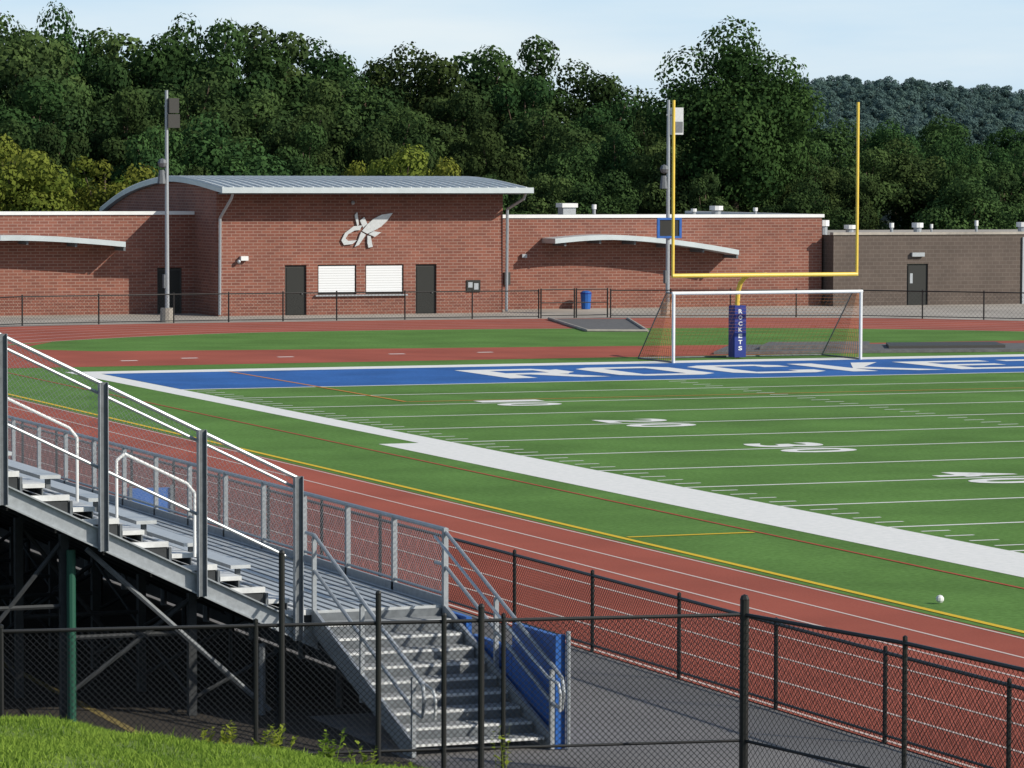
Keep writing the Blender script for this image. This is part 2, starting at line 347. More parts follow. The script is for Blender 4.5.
for h in holes[1:3]:
    b.box(h[0]+.01,h[1]-.01,YF+.1,YF+.2,.94,2.3,'gdoor')
    for i in range(11): b.box(h[0]+.06,h[1]-.06,YF+.06+.012*(i%2),YF+.098,1.0+i*.115,1.0+(i+1)*.115-.008,'shutter')
b.box(22.75,27.3,YF-.16,YF-.003,.86,.925,'galv')
b.build('doors_and_shutters',hut)
b=MB()
xa,xb=17.75,33.0
pr=[(y,z) for y,z in prof]+[(y,z-.22) for y,z in prof[::-1]]
b.prism(pr,'x',xa,xb,'silver')
x=xa+.05
while x<xb:
    for (p,q) in zip(prof[:-1],prof[1:]): b.prism([(p[0],p[1]+.002),(q[0],q[1]+.002),(q[0],q[1]+.07),(p[0],p[1]+.07)],'x',x,x+.04,'white')
    x+=.48
b.box(xa-.02,xb+.02,42.76,42.897,5.66,5.92,'silver')
b.box(xa+.3,xb-.1,43.0,44.45,5.60,5.65,'galvd')
b.path([(18.3,42.95,5.66),(18.3,43.2,5.4),(18.12,44.35,4.5),(18.1,44.38,0.05)],.07,'galv')
b.path([(32.7,42.95,5.66),(32.7,43.2,5.4),(32.3,44.3,4.9),(32.3,44.38,.05)],.07,'galv')
b.build('curved_metal_roof',hut)
b=MB()
b.box(30.3,31.0,YF-.05,YF-.003,.98,1.55,'door'); b.box(30.38,30.6,YF-.055,YF-.052,1.2,1.45,'galv'); b.box(30.68,30.9,YF-.055,YF-.052,1.1,1.4,'galv')
b.box(19.1,19.45,YF-.25,YF-.003,2.55,2.75,'white'); b.ball((19.0,YF-.2,2.5),.1,'galv')
b.ball((24.6,YF-.1,5.2),.1,'galv')
b.build('wall_fittings',hut)
b=MB()
def lg(pts,k='alum',dy=0):
    P=[(24.0+p[0]*.0262,3.15+p[1]*.0435) for p in pts]
    n=len(P); base=len(b.v); b.v+=[(x,YF-.1-dy,zz) for x,zz in P]+[(x,YF-.01,zz) for x,zz in P]; mi=b.m(k)
    for t in tessellate_polygon([[Vector((x,zz,0)) for x,zz in P]]): b.f.append([base+i for i in t]); b.mi.append(mi)
    for i in range(n): j=(i+1)%n; b.f.append([base+i,base+j,base+n+j,base+n+i]); b.mi.append(mi)
lg([(40,17),(50,24),(62,30),(78,34.5),(98,36),(88,28),(76,21.5),(62,17),(50,14)])
lg([(52,13.6),(62,16.6),(76,15.5),(64,10.5)],dy=.01); lg([(42,20.5),(50,24.6),(44,32),(36,28)],dy=.01)
lg([(38,16),(47,13),(34,2),(26,0),(33,8)],dy=.02)
lg([(36,18),(40,23),(24,22),(8,15),(1,7),(6,2),(22,3),(30,7),(14,6.5),(9,9),(14,13.5),(26,17.5)],dy=.005)
lg([(50,12),(56,11.5),(60,0),(52,-1),(50,4)],dy=.015)
lg([(26,34),(31,37),(34,24),(31,22)],dy=.012)
b.build('rocket_emblem',hut)
wing=empty('brick_school_wing'); b=MB()
wallgrid(b,48,-8,X0-.003,-.02,4.62,[(16.2,17.4,-.02,2.15)],'brick')
wallgrid(b,48,X1+.003,50.8,-.02,4.42,[],'brick'); b.poly([(50.8,48,-.02),(50.8,64,-.02),(50.8,64,4.42),(50.8,48,4.42)],'brick')
b.poly([(-8,48,-.02),(-8,64,-.02),(-8,64,4.6),(-8,48,4.6)],'brick')
b.build('brick_walls',wing)
b=MB(); b.box(-8,X0-.01,48.02,64,4.3,4.56,'concrete'); b.box(X1+.01,50.75,48.02,64,4.1,4.4,'concrete')
b.box(-8.1,X0-.012,47.92,48.3,4.62,4.78,'white'); b.box(X1+.012,50.9,47.92,48.3,4.42,4.58,'white'); b.box(50.6,50.92,48.3,64,4.425,4.57,'white')
b.build('flat_roof_and_coping',wing)
b=MB(); b.box(16.2,17.4,48.1,48.2,0,2.1,'gdoor'); b.box(16.3,17.3,48.06,48.098,0,2.0,'door'); b.box(33.6,33.9,47.85,47.997,1.2,1.8,'gdoor'); b.box(34.5,34.75,47.8,47.997,2.5,2.68,'galv')
b.build('wing_door',wing)
def canopy(name,x0,x1,zf,peakx,h0,hp,h1):
    b=MB(); n=16
    xs=np.linspace(x0,x1,n+1)
    zz=[h0+(hp-h0)*math.sin(math.pi/2*min(1,(x-x0)/(peakx-x0))) if x<peakx else hp-(hp-h1)*((x-peakx)/(x1-peakx))**1.6 for x in xs]
    pr=[(x,zc) for x,zc in zip(xs,zz)]+[(x,zc-.24) for x,zc in zip(xs[::-1],zz[::-1])]
    b.prism(pr,'y',46.3,47.99,'silver')
    for x,zc in list(zip(xs,zz))[1::3]: b.box(x-.05,x+.05,46.5,47.98,zc-.42,zc-.25,'galvd')
    b.build(name,wing)
canopy('canopy',35.6,45.4,48,38.5,3.45,3.62,2.85)
canopy('canopy_left',2,14.2,48,9,3.3,3.72,3.4)
b=MB()
def vent(x,y,zb,h,r,kind=0):
    if kind==0:
        b.tube((x,y,zb),(x,y,zb+h*.6),r*.7,'galv',10); b.tube((x,y,zb+h*.6),(x,y,zb+h),r,'white',10)
    else: b.box(x-r,x+r,y-r,y+r,zb,zb+h*.7,'galv'); b.box(x-r-.08,x+r+.08,y-r-.08,y+r+.08,zb+h*.7+.003,zb+h,'white')
for a in [(38.6,52,4.4,.7,.34,1),(47.3,53,4.4,.55,.35,0),(46.5,54,4.4,.4,.15,0),(41.8,56,4.4,.6,.12,0),(50,54,4.4,.45,.12,0),(6,54,4.56,.5,.15,0)]: vent(*a)
b.build('roof_vents',wing)
bb=empty('brown_block_building'); b=MB()
wallgrid(b,47,50.95,85,-.02,3.55,[(55.1,56.3,-.02,2.08)],'brick2'); b.poly([(50.95,47,-.02),(50.95,64,-.02),(50.95,64,3.55),(50.95,47,3.55)],'brick2'); b.build('block_walls',bb)
b=MB(); b.box(51,85,47.02,64,3.3,3.5,'concrete'); b.box(50.9,85.05,46.93,47.3,3.55,3.68,'concrete'); 
b.build('flat_roof',bb)
b=MB(); b.box(55.1,56.3,47.1,47.2,0,2.06,'gdoor'); b.box(55.2,56.2,47.05,47.098,0,2.0,'door'); b.box(55.3,55.45,47.04,47.048,1.1,1.6,'galv')
b.box(55.3,56.0,46.8,46.997,2.45,2.65,'galv'); b.box(61.7,61.95,46.9,46.997,0,3.4,'galv')
b.build('block_building_door',bb)
b=MB()
for a in [(51.9,50,3.5,.75,.3,0),(53.4,50,3.5,.5,.3,0),(55.8,50,3.5,.6,.12,0),(57.3,50,3.5,.6,.3,0),(59.2,52,3.5,.5,.08,0),(61.3,51,3.5,.7,.1,0),(64,51,3.5,.6,.3,0)]: vent(*a)
b.build('roof_vents_b',bb)
b=MB(); cxx,cyy=37.6,47.2
b.tube((cxx,cyy,0),(cxx,cyy,.75),.22,'bluep',12,.27); b.tube((cxx,cyy,.75),(cxx,cyy,.8),.29,'pad',12); b.ball((cxx,cyy,.8),.26,'bluep',12,.4); b.build('trash_can')
# ---------------- light poles ----------------
def pole(name,x,y,H,sign):
    b=MB(); b.tube((x,y,0),(x,y,.62),.33,'concrete',12,.3); b.tube((x,y,.62),(x,y,H),.10,'galv',10,.07)
    if sign: b.box(x+.2,x+.65,y-.25,y+.25,H-1.6,H-.35,'alum'); b.box(x+.24,x+.61,y-.27,y-.252,H-1.5,H-1.0,'galvd')
    else:
        b.box(x+.05,x+.5,y-.25,y+.25,H-1.0,H-.35,'gdoor'); b.box(x+.02,x+.55,y-.2,y+.2,H-1.65,H-1.05,'gdoor')
    b.tube((x-.1,y,H-.7),(x+.55,y,H-.7),.04,'galv')
    b.ball((x-.2,y,H-3.2),.22,'galvd'); b.tube((x-.25,y-.05,H-3.5),(x-.25,y-.05,H-4.1),.12,'galvd',8,.2); b.tube((x-.2,y,H-3.6),(x,y,H-3.6),.03,'galv')
    b.box(x-.18,x-.1,y-.15,y+.1,1.5,2.1,'galvd')
    if sign:
        zz=4.05
        b.box(x-.55,x+.55,y-.16,y-.12,zz-.4,zz+.45,'door')
        for a in ((x-.62,x-.5,zz-.45,zz+.5),(x+.5,x+.62,zz-.45,zz+.5)): b.box(a[0],a[1],y-.2,y-.11,a[2],a[3],'bluep')
        b.box(x-.499,x+.499,y-.2,y-.11,zz+.4,zz+.5,'bluep'); b.box(x-.499,x+.499,y-.2,y-.11,zz-.45,zz-.35,'bluep')
    b.build(name)
pole('light_pole',14,39,10.2,False); pole('light_pole',38.05,38.6,10.0,True)
# ---------------- far fence ----------------
def fence(name,pts,h,pitch,r,postr=.03,railr=.022,spacing=3.0,k='black',midrail=None,chainz0=.05):
    b=MB()
    for p,q in zip(pts[:-1],pts[1:]):
        P=Vector(p);Q=Vector(q); L=(Q-P).length; n=max(1,round(L/spacing))
        for i in range(n+1):
            c=P.lerp(Q,i/n)
            if i<n or q==pts[-1]: b.tube(c,c+Vector((0,0,h+.03)),postr,k,8); b.ball(c+Vector((0,0,h+.05)),postr*1.2,k,6)
        up=Vector((0,0,1)); b.tube(P+up*h,Q+up*h,railr,k,6); b.tube(P+up*.09,Q+up*.09,railr*.7,k,6)
        if midrail: b.tube(P+up*midrail,Q+up*midrail,railr*.8,k,6)
        b.chain(P+up*chainz0,Q+up*chainz0,h-chainz0,pitch,r,k)
    return b.build(name)
fp=[(-12.4,-2),(-11.4,12),(-6.5,24.3),(-.5,32.6),(7.0,37.2),(14,38),(21.6,38.1),(31.2,37.7)]
fence('chain_link_fence',[(x,y,0) for x,y in fp],1.25,.16,.004,.035,.03,3.0)
fence('chain_link_fence',[(x,y,0) for x,y in [(34.6,37.3),(40,35.9),(45.7,33.8),(51.8,27.6),(58,17.3),(61,5),(61.2,-2),(61.2,-100)]],1.25,.2,.004,.035,.03,3.2)
b=MB()
for x in (31.25,32.9,33.0,34.55):
    b.tube((x,37.55,0),(x,37.55,1.35),.035,'black')
for xa_,xb_ in((31.25,32.9),(33.0,34.55)):
    for zz in(.12,.7,1.3): b.tube((xa_,37.55,zz),(xb_,37.55,zz),.025,'black')
b.build('fence_gate')
# ---------------- goals ----------------
b=MB(); gx=24.3
b.path([(gx,2.3,0),(gx,2.3,2.0),(gx,2.25,2.4),(gx,2.05,2.72),(gx,1.7,2.93),(gx,1.2,3.03),(gx,0,3.05)],.085,'gold',10)
b.tube((gx-3.62,0,3.05),(gx+3.6,0,3.05),.075,'gold',10)
for s_ in(-1,1):
    b.tube((gx+s_*3.59,0,3.0),(gx+s_*3.59,0,9.15),.055,'gold',10)
for i,ch in enumerate('ROCKETS'):
    V,Fc=cache.setdefault(ch,textmesh(ch)); base=len(b.v); mi=b.m('white')
    for v in V: b.v.append((gx-.075+.15*v[0],2.3-.264,1.62-i*.22+.15*v[1]))
    for f in Fc: b.f.append([base+j for j in f]); b.mi.append(mi)
b.prism([(gx-.22,2.04),(gx+.22,2.04),(gx+.25,2.09),(gx+.25,2.5),(gx+.2,2.55),(gx-.2,2.55),(gx-.25,2.5),(gx-.25,2.09)],'z',.05,1.9,'pad')
b.build('goalpost')
b=MB(); gy=-.05;hx=3.66
for s_ in(-1,1):
    x=gx+.08+s_*hx; b.tube((x,gy,0),(x,gy,2.44),.06,'white',10); b.path([(x,gy,2.44),(x,gy+.6,2.44),(x,gy+3.0,.05)],.025,'galvd'); b.tube((x,gy,.04),(x,gy+3.0,.04),.03,'galvd')
gx+=.08
b.tube((gx-hx-.06,gy,2.44),(gx+hx+.06,gy,2.44),.06,'white',10); b.tube((gx-hx,gy+3,.04),(gx+hx,gy+3,.04),.03,'galvd')
def netpatch(A,B_,C,D,nu,nv,r=.006):
    A,B_,C,D=map(Vector,(A,B_,C,D))
    for i in range(nu+1):
        t=i/nu; b.tube(A.lerp(B_,t),D.lerp(C,t),r,'net',3,cap=False)
    for j in range(nv+1):
        t=j/nv; b.tube(A.lerp(D,t),B_.lerp(C,t),r,'net',3,cap=False)
netpatch((gx-hx,gy+3,.05),(gx+hx,gy+3,.05),(gx+hx,gy+.6,2.44),(gx-hx,gy+.6,2.44),44,20,.003)
netpatch((gx-hx,gy,2.44),(gx+hx,gy,2.44),(gx+hx,gy+.6,2.44),(gx-hx,gy+.6,2.44),44,4,.003)
for s_ in(-1,1):
    x=gx+s_*hx; netpatch((x,gy,.05),(x,gy+3,.05),(x,gy+.6,2.44),(x,gy,2.44),16,16,.006)
b.build('soccer_goal')
b=MB(); b.ball((-4.8,-65.9,.08),.065,'white',10); b.build('ball')
# ---------------- track fence and foreground fence ----------------
y0=-66.2+2.88*12
fence('chain_link_fence',[(-12,y0,0),(-12,y0-2.88*20,0)],1.06,.075,.0032,.028,.024,2.88)
cor=(-14.7,-79.55,0)
fence('chain_link_fence',[(-30,-77.0,0),(-22.6,-78.1,0),cor],1.83,.068,.0036,.026,.022,2.6,midrail=.45)
fence('chain_link_fence',[cor,(-14.2,-82.3,0),(-13.8,-89,0)],1.83,.085,.003,.028,.024,2.75,midrail=.45)
b=MB(); b.tube(cor,(cor[0],cor[1],2.0),.05,'black',10); b.ball((cor[0],cor[1],2.0),.055,'black')
for x,hh,r in ((-19.70,2.6,.032),(-18.68,2.15,.03),(-17.98,1.9,.028),(-17.58,1.98,.034)):
    y=-78.1+(x+22.6)/(7.9)*(-1.45)-.02; b.tube((x,y,0),(x,y,hh),r,'black',10); b.ball((x,y,hh),r*1.15,'black')
b.build('fence_posts')
# ---------------- bleachers ----------------
bl=empty('bleachers'); YE=-73.15; YN=-34
b=MB()
ZW=1.28; nrow=24
for k in range(nrow):
    xk=-17.5-.61*k; zk=ZW+.3*k
    b.box(xk-.60,xk-.002,YE,YN,zk-.06,zk,'tread')
    for g in range(4): b.box(xk-.55+g*.14,xk-.50+g*.14,YE-.004,YN,zk+.001,zk+.008,'galvd')
    b.box(xk-.605,xk-.585,YE,YN,zk+.002,zk+.235,'galvd')
    b.box(xk-.583,xk-.30,YE,YE+1.25,zk+.105,zk+.155,'tread'); b.box(xk-.32,xk-.302,YE,YE+1.25,zk+.009,zk+.103,'galvd')
    b.box(xk-.60,xk-.34,YE+1.35,YN,zk+.385,zk+.43,'alum')
    y=YE+1.45
    while y<YN: b.box(xk-.50,xk-.44,y,y+.06,zk+.002,zk+.383,'galvd'); y+=1.83
b.build('seating_rows',bl)
b=MB()
def zs(x): return 1.42+.485*(-17.62-x)
xe=-32
for yb in (YE-.10,YE+1.83,YE+3.7,YE+5.5,YE+7.3,YE+9.2,YE+11,YE+14,YE+17,YE+20,YE+23,YE+26,YE+29):
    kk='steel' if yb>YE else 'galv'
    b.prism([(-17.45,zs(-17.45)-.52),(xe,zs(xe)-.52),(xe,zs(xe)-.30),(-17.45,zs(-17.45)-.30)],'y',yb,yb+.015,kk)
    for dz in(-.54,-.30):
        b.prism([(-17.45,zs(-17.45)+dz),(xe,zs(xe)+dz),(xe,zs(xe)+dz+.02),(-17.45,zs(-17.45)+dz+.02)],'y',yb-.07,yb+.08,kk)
for k in range(nrow):
    xk=-17.5-.61*k; zk=ZW+.3*k
    b.box(xk-.605,xk-.0,YE-.07,YE-.012,zk-.055,zk+.012,'tread'); b.box(xk-.6,xk-.57,YE-.06,YE-.02,zk+.014,zk+.235,'galvd')
    b.box(xk-.57,xk-.30,YE-.07,YE-.012,zk+.105,zk+.158,'tread')
    b.prism([(xk-.02,zk-.06),(xk-.58,zk-.06),(xk-.58,zk-.16),(xk-.02,zk-.30)],'y',YE-.05,YE-.03,'steel')
for n_,yb in enumerate(np.arange(YE+.35,YE+38,2.2)):
    for x in (-18.9,-20.5,-22.1,-23.7,-26.0,-28.5,-31):
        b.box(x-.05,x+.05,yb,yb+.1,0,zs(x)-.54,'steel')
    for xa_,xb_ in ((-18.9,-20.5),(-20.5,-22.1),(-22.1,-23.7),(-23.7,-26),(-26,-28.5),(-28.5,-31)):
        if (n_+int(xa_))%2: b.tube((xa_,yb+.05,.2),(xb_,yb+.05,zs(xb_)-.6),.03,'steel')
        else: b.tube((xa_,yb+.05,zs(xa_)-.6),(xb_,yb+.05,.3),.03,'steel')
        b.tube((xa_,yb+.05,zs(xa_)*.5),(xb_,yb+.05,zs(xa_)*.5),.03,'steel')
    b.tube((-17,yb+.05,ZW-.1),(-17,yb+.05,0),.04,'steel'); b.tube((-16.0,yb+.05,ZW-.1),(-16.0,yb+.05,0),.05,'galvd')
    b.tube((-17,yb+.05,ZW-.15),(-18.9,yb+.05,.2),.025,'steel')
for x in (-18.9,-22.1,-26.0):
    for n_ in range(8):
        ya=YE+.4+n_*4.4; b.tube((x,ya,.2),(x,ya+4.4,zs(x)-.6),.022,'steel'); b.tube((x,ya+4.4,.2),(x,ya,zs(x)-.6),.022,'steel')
b.tube((-18.0,YE+.1,0.05),(-20.3,YE+.1,zs(-20.3)-.6),.035,'galvd'); b.tube((-18.1,YE+.1,ZW-.4),(-18.1,YE+.1,0),.045,'galvd')
b.tube((-20.45,-72.9,0),(-20.45,-72.9,2.1),.055,'green',10)
b.box(-15.9,-15.86,YE+.1,YN,.03,ZW-.31,'steel')  # skirt panel added to block sun and darken the space under the walkway
b.build('steel_frame',bl)
b=MB()
def zr(x): return 2.92+.488*(-17.73-x)
for i in range(8):
    x=-17.73-1.22*i; yy=YE-.2
    b.box(x-.044,x+.044,yy-.004,yy+.004,zs(x)-.54,zr(x)+.02,'galvd'); b.box(x-.052,x-.045,yy-.05,yy+.05,zs(x)-.54,zr(x)+.02,'galv'); b.box(x+.045,x+.052,yy-.05,yy+.05,zs(x)-.54,zr(x)+.02,'galv')
for dz in(0,-.13,-1.02): b.tube((-17.7,YE-.13,zr(-17.7)+dz),(-26.5,YE-.13,zr(-26.5)+dz),.02 if dz else .026,'galv',8)
b.chain((-26.4,YE-.13,zr(-26.4)-1.02),(-17.7,YE-.13,zr(-17.7)-1.02),1.0,.07,.0018,'galv')
b.build('end_guardrail',bl)
b=MB()
b.box(-17.48,-15.8,YE-.1,YN,ZW-.05,ZW,'alum'); b.box(-15.83,-15.78,YE-.12,YN,ZW-.3,ZW+.1,'galv')
for g in range(11): b.box(-17.44+g*.15,-17.41+g*.15,YE-.104,YN,ZW+.001,ZW+.008,'galvd')
for i in range(22):
    y=-73.3+1.8*i+(.03 if i else 0)
    b.box(-15.83,-15.77,y-.035,y+.035,ZW-.3,2.24,'galv')
for zz in(2.22,1.42): b.tube((-15.8,-73.32,zz),(-15.8,-34,zz),.03 if zz>2 else .02,'galv',8)
b.chain((-15.8,-73.3,1.42),(-15.8,-34,1.42),.8,.075,.002,'galv')
b.build('front_walkway',bl)
b=MB(); ns=9; y0s=-73.27; run=.375; 
for i in range(ns):
    zt=ZW-(i+1)*ZW/(ns+1); ya=y0s-i*run
    b.box(-17.45,-15.85,ya-run,ya,zt-.03,zt,'tread'); b.box(-17.45,-15.85,ya-.015,ya-.002,zt+.002,zt+ZW/(ns+1)-.032,'galvd')
    for g in range(4): b.box(-17.44,-15.86,ya-run+.04+g*.09,ya-run+.06+g*.09,zt+.001,zt+.007,'galvd')
yb=y0s-ns*run-.1
for x in(-17.5,-15.8):
    b.prism([(y0s,ZW-.28),(y0s,ZW+.02),(yb,.18),(yb,-.0),(yb+.25,-.0)],'x',x-.02,x+.02,'galv')
    for dz in(.93,.5):
        b.path([(x,y0s+.3,ZW+dz),(x,y0s,ZW+dz),(x,yb-.05,dz+.03)],.023,'galv',8)
    b.path([(x,yb-.05,.96),(x,yb-.3,.86),(x,yb-.35,.7),(x,yb-.3,.5),(x,yb-.05,.53)],.023,'galv',8)
    for t in(0,.5,1):
        y=y0s+(yb-y0s)*t; zz=ZW*(1-t)
        b.box(x-.025,x+.025,y-.025,y+.025,max(0,zz-.25),zz+.92,'galv')
    sx=.09 if x<-17 else -.09
    b.path([(x+sx,y0s+.1,ZW+.85),(x+sx,yb-.1,.85),(x+sx,yb-.4,.82),(x+sx,yb-.47,.7),(x+sx,yb-.45,.5)],.018,'alum',8)
b.build('end_stair',bl)
b=MB()
b.box(-15.74,-15.66,-75.35,-74.0,.1,1.0,'bluep'); b.box(-15.74,-15.66,-76.7,-75.37,.05,1.3,'bluep'); b.box(-15.76,-15.64,-76.76,-76.705,0,1.32,'bluep'); b.tube((-15.62,-76.8,0),(-15.62,-76.8,1.36),.03,'galv',8); b.box(-15.75,-15.68,-73.9,-73.2,.55,1.2,'bluep')
b.build('blue_pads',bl)
b=MB()
for i in range(3):
    x=-18.6-1.5*i
    b.path([(x,YE+1.25,zs(x)-.05),(x,YE+1.25,zs(x)+.75),(x-.1,YE+1.25,zs(x)+.87),(x-.9,YE+1.25,zs(x)+1.26),(x-1.0,YE+1.25,zs(x)+1.18),(x-1.0,YE+1.25,zs(x)+.45)],.02,'white',8)
b.build('aisle_handrails',bl)
b=MB(); b.box(-15.6,-14.9,-58.5,-58.35,.5,1.5,'bluep'); b.box(-15.62,-15.57,-58.54,-58.505,0,1.55,'galvd'); b.box(-14.93,-14.88,-58.54,-58.505,0,1.55,'galvd'); b.build('blue_barrier')
# ---------------- foreground bank ----------------
def bankz(x,y):
    c=float(np.interp(x,[-40,-26,-24,-22.2,-20.6,-19.6,-18.5,-15],[2.35,2.0,1.78,1.48,1.06,.55,.0,-.12]))
    bump=.04*math.sin(x*1.7+y*.6)+.03*math.sin(y*2.1-x)+.02*math.sin(x*5+2)
    if y<-84: zz=c+(-84-y)*.1*float(np.interp(x,[-20,-15],[1,.6])) ; zz=min(zz,5.1)
    else:
        t=min(1,(y+84)/3.6); t=t*t*(3-2*t); zz=c*(1-t)-.06*t; bump*=1-t
    return zz+bump
b=MB(); xs=np.arange(-60,-9.9,.5); ys=np.arange(-125,-80.2,.4); base={}
for i,x in enumerate(xs):
    for j,y in enumerate(ys):
        base[i,j]=len(b.v); fade=float(np.interp(x,[-15,-10],[1,0])); zz=bankz(x,y)*fade-(1-fade)*.1; zz=-.1+(zz+.1)*float(np.interp(x,[-60,-50],[0,1])); b.v.append((x,y,zz if zz>0.0 else -.05))
mi=b.m('bank')
for i in range(len(xs)-1):
    for j in range(len(ys)-1): b.f.append([base[i,j],base[i+1,j],base[i+1,j+1],base[i,j+1]]); b.mi.append(mi)
b.build('grass_bank',smooth=True)
def blades(name,n,xr,yr,hr,wd,matk):
    V=[];Fc=[];T=[]
    for _ in range(n):
        x=random.uniform(*xr);y=random.uniform(*yr)
        pn=.5+.5*math.sin(x*1.3+1.1*math.sin(y*.9))*math.sin(y*1.1+x*.4)
        z0=bankz(x,y)-.01
        if z0<.02: continue
        h=random.uniform(*hr)*(.75+.4*pn);a=random.uniform(0,math.pi);l=h*random.uniform(.2,1.1);t=random.uniform(0,2*math.pi)
        if random.random()<.003: h*=2.4
        dx,dy=math.cos(a)*wd/2,math.sin(a)*wd/2; lx,ly=math.cos(t)*l,math.sin(t)*l;k=len(V)
        V+=[(x-dx,y-dy,z0),(x+dx,y+dy,z0),(x+dx*.7+lx*.35,y+dy*.7+ly*.35,z0+h*.6),(x-dx*.7+lx*.35,y-dy*.7+ly*.35,z0+h*.6),(x+lx,y+ly,z0+h)]
        Fc+=[(k,k+1,k+2,k+3),(k+3,k+2,k+4)]; T+=[min(1,max(0,random.gauss(.35+.4*pn,.25)))]*5
    me=bpy.data.meshes.new(name); me.from_pydata(V,[],Fc); me.materials.append(M[matk]); at=me.attributes.new('tint','FLOAT','POINT'); at.data.foreach_set('value',T)
    return link(bpy.data.objects.new(name,me))
blades('grass_blades',190000,(-28.5,-18.3),(-98,-82.6),(.025,.075),.012,'blade')
def weed(name,x,y,h,n,seed,lw=.02):
    rnd=random.Random(seed);V=[];Fc=[];T=[];z0=max(0,bankz(x,y)) if y<-80.4 else 0
    for s_ in range(n):
        bx,by=x+rnd.uniform(-.12,.12),y+rnd.uniform(-.12,.12);hh=h*rnd.uniform(.6,1);lx,ly=rnd.uniform(-.15,.15),rnd.uniform(-.1,.1)
        k=len(V);V+=[(bx-.006,by,z0),(bx+.006,by,z0),(bx+lx,by+ly,z0+hh)];Fc.append((k,k+1,k+2));T+=[.3]*3
        for i in range(18):
            t=(i+2)/20;px,py,pz=bx+lx*t,by+ly*t,z0+hh*t;a=rnd.uniform(0,6.28);L=.11*(1.2-t)*rnd.uniform(.7,1.4);w_=lw
            ex,ey,ez=px+math.cos(a)*L,py+math.sin(a)*L,pz+L*rnd.uniform(-.2,.8);k=len(V)
            V+=[(px,py,pz),((px+ex)/2-math.sin(a)*w_,(py+ey)/2+math.cos(a)*w_,(pz+ez)/2),(ex,ey,ez),((px+ex)/2+math.sin(a)*w_,(py+ey)/2-math.cos(a)*w_,(pz+ez)/2)];Fc.append((k,k+1,k+2,k+3));T+=[rnd.random()*.7]*4
    me=bpy.data.meshes.new(name); me.from_pydata(V,[],Fc); me.materials.append(M['blade']); at=me.attributes.new('tint','FLOAT','POINT'); at.data.foreach_set('value',T)
    link(bpy.data.objects.new(name,me))
weed('weed_plant',-17.75,-80.3,.95,4,1,.026); weed('weed_plant',-20.9,-83.6,.4,7,2); weed('weed_plant',-21.4,-83.5,.34,7,3); weed('weed_plant',-20.5,-83.4,.4,6,4)
weed('weed_plant',-21.9,-83.4,.34,7,5); weed('weed_plant',-17.4,-80.5,.45,4,6); weed('weed_plant',-20.2,-83.3,.35,6,7)
# ---------------- trees ----------------
def tree_mesh(name,seed,H,W,nb,nl,ls,lk,cz=.60,rzf=.42):
    r=np.random.default_rng(seed)
    cen=[];rad=[]
    for i in range(nb):
        d=r.normal(size=3);d/=np.linalg.norm(d);q=r.uniform(.35,.88)
        if d[2]<-.3:q*=.8
        taper=1-.25*max(0,d[2])
        c=np.array([d[0]*W/2*q*taper,d[1]*W/2*q*taper,H*cz+d[2]*H*rzf*q]); cen.append(c); rad.append(W*r.uniform(.10,.20))
    cen.append(np.array([0,0,H*cz]));rad.append(W*.28)
    V=[];T=[]
    tot=sum(x*x for x in rad)
    for c,R in zip(cen,rad):
        n=int(nl*R*R/tot); d=r.normal(size=(n,3)); d/=np.linalg.norm(d,axis=1)[:,None]
        rr=R*(r.uniform(.72,1.14,size=n))[:,None]; P=c+d*rr*np.array([1,1,.85])
        nrm=d*.9+r.normal(size=(n,3))*.33; nrm/=np.linalg.norm(nrm,axis=1)[:,None]
        a=np.cross(nrm,r.normal(size=(n,3))); a/=np.linalg.norm(a,axis=1)[:,None]; bb_=np.cross(nrm,a)
        s=ls*r.uniform(.5,1.25,size=(n,1)); s2=s*r.uniform(.5,.9,size=(n,1))
        Q=np.stack([P-a*s,P-bb_*s2,P+a*s,P+bb_*s2],1).reshape(-1,3); V.append(Q)
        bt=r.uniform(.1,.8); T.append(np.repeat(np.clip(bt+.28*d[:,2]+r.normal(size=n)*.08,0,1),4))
    V=np.concatenate(V);T=np.concatenate(T);nv=len(V)
    m=MB(); m.tube((0,0,-.5),(0,0,H*.35),W*.035,'bark',8,W*.026); m.tube((0,0,H*.35),(0,0,H*.8),W*.026,'bark',6,W*.008)
    for c in cen[:10]: m.tube((0,0,H*r.uniform(.25,.5)),tuple(c),W*.014,'bark',5,W*.005)
    tv=len(m.v); verts=m.v+[tuple(x) for x in V]; faces=m.f+[(tv+4*i,tv+4*i+1,tv+4*i+2,tv+4*i+3) for i in range(nv//4)]
    me=bpy.data.meshes.new(name); me.from_pydata(verts,[],faces); me.materials.append(M['bark']); me.materials.append(M[lk])
    me.polygons.foreach_set('material_index',[0]*len(m.f)+[1]*(nv//4))
    at=me.attributes.new('tint','FLOAT','POINT'); at.data.foreach_set('value',np.concatenate([np.zeros(tv),T])); me.update(); return me
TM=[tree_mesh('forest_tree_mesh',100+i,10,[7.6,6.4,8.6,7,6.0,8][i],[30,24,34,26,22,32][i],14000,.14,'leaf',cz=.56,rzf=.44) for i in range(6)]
def azu(u): return YAW+math.atan((u-512)/F)
SK=[(-200,20),(0,10),(60,4),(100,20),(170,10),(250,14),(300,38),(350,42),(400,45),(450,34),(480,30),(520,42),(560,50),(600,68),(640,84),(680,84),(720,80),(760,80),(800,92),(830,114),(870,126),(900,112),(950,106),(1024,116),(1200,110)]
def hz(y): return max(0,(y-74)*.07)
fr=empty('forest_trees')
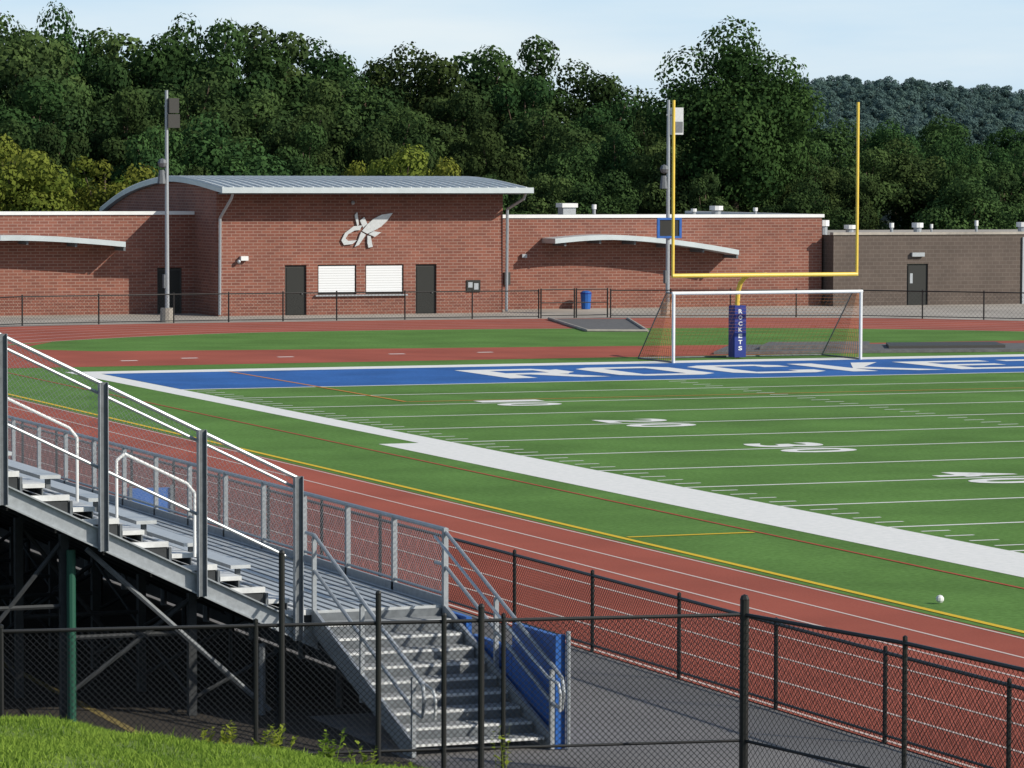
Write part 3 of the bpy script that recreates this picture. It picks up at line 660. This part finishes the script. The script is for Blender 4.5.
def plant(y,step,frac,jit,seed,u0=-120,u1=1150,scl=1.0):
    r=random.Random(seed); x=CX+(y-CY)*math.tan(azu(u0)); xe_=CX+(y-CY)*math.tan(azu(u1))
    while x<xe_:
        yy=y+r.uniform(-3,3); u=512+F*math.tan(math.atan2(x-CX,yy-CY)-YAW)
        D=math.hypot(x-CX,yy-CY); sk=np.interp(u,*zip(*SK)); wt=172-(172-sk)*frac+r.uniform(-jit,jit)
        top=CZ+D*(172-wt)/F; g=hz(yy); h=max(5,top-g)
        o=bpy.data.objects.new('forest_tree',r.choice(TM)); link(o); o.parent=fr; o.location=(x,yy,g); sh=h/10; sw=min(1.25,max(.7,sh))*r.uniform(.75,1.15)*scl; o.scale=(sw,sw,sh*1.02); o.rotation_euler=(0,0,r.uniform(0,6.28))
        x+=step*r.uniform(.75,1.25)
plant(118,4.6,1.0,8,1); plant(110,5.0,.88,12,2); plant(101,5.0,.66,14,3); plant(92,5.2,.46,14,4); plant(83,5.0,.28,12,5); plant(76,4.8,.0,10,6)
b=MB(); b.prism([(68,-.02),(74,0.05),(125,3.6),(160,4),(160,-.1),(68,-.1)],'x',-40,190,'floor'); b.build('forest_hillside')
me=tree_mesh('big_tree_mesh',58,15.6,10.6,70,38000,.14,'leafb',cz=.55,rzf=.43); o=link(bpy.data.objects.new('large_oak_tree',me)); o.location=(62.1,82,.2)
LM=[tree_mesh('bright_tree_mesh',70+i,8,5.6,24,9000,.12,'leafl',cz=.58,rzf=.4) for i in range(2)]
for i,(u,y,top,wd) in enumerate([(400,73,137,1.1),(105,72,143,1.0),(15,71,127,1.15),(60,73,165,.9),(432,76,150,.8),(135,75,165,.8),(370,75,154,.7)]):
    D=(y-CY)/math.cos(azu(u)); x=CX+(y-CY)*math.tan(azu(u)); h=CZ+D*(172-top)/F
    o=link(bpy.data.objects.new('young_tree',LM[i%2])); o.location=(x,y,0); o.scale=(wd,wd,h/8); o.rotation_euler=(0,0,i*1.7)
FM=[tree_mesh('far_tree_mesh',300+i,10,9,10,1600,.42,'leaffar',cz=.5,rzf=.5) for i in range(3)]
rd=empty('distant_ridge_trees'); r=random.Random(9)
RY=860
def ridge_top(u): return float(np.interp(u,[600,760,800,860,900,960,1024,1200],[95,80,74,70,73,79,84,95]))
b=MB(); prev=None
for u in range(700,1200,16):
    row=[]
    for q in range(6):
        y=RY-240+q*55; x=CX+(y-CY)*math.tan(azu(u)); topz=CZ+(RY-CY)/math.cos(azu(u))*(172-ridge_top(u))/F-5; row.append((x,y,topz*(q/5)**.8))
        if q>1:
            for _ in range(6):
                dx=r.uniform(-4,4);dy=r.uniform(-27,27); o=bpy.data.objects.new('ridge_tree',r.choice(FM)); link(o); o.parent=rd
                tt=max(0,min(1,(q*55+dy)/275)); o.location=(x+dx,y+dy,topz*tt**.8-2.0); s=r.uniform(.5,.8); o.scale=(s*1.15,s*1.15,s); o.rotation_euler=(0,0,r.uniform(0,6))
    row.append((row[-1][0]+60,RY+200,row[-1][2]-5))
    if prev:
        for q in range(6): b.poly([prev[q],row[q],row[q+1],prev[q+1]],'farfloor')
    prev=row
b.build('distant_ridge')
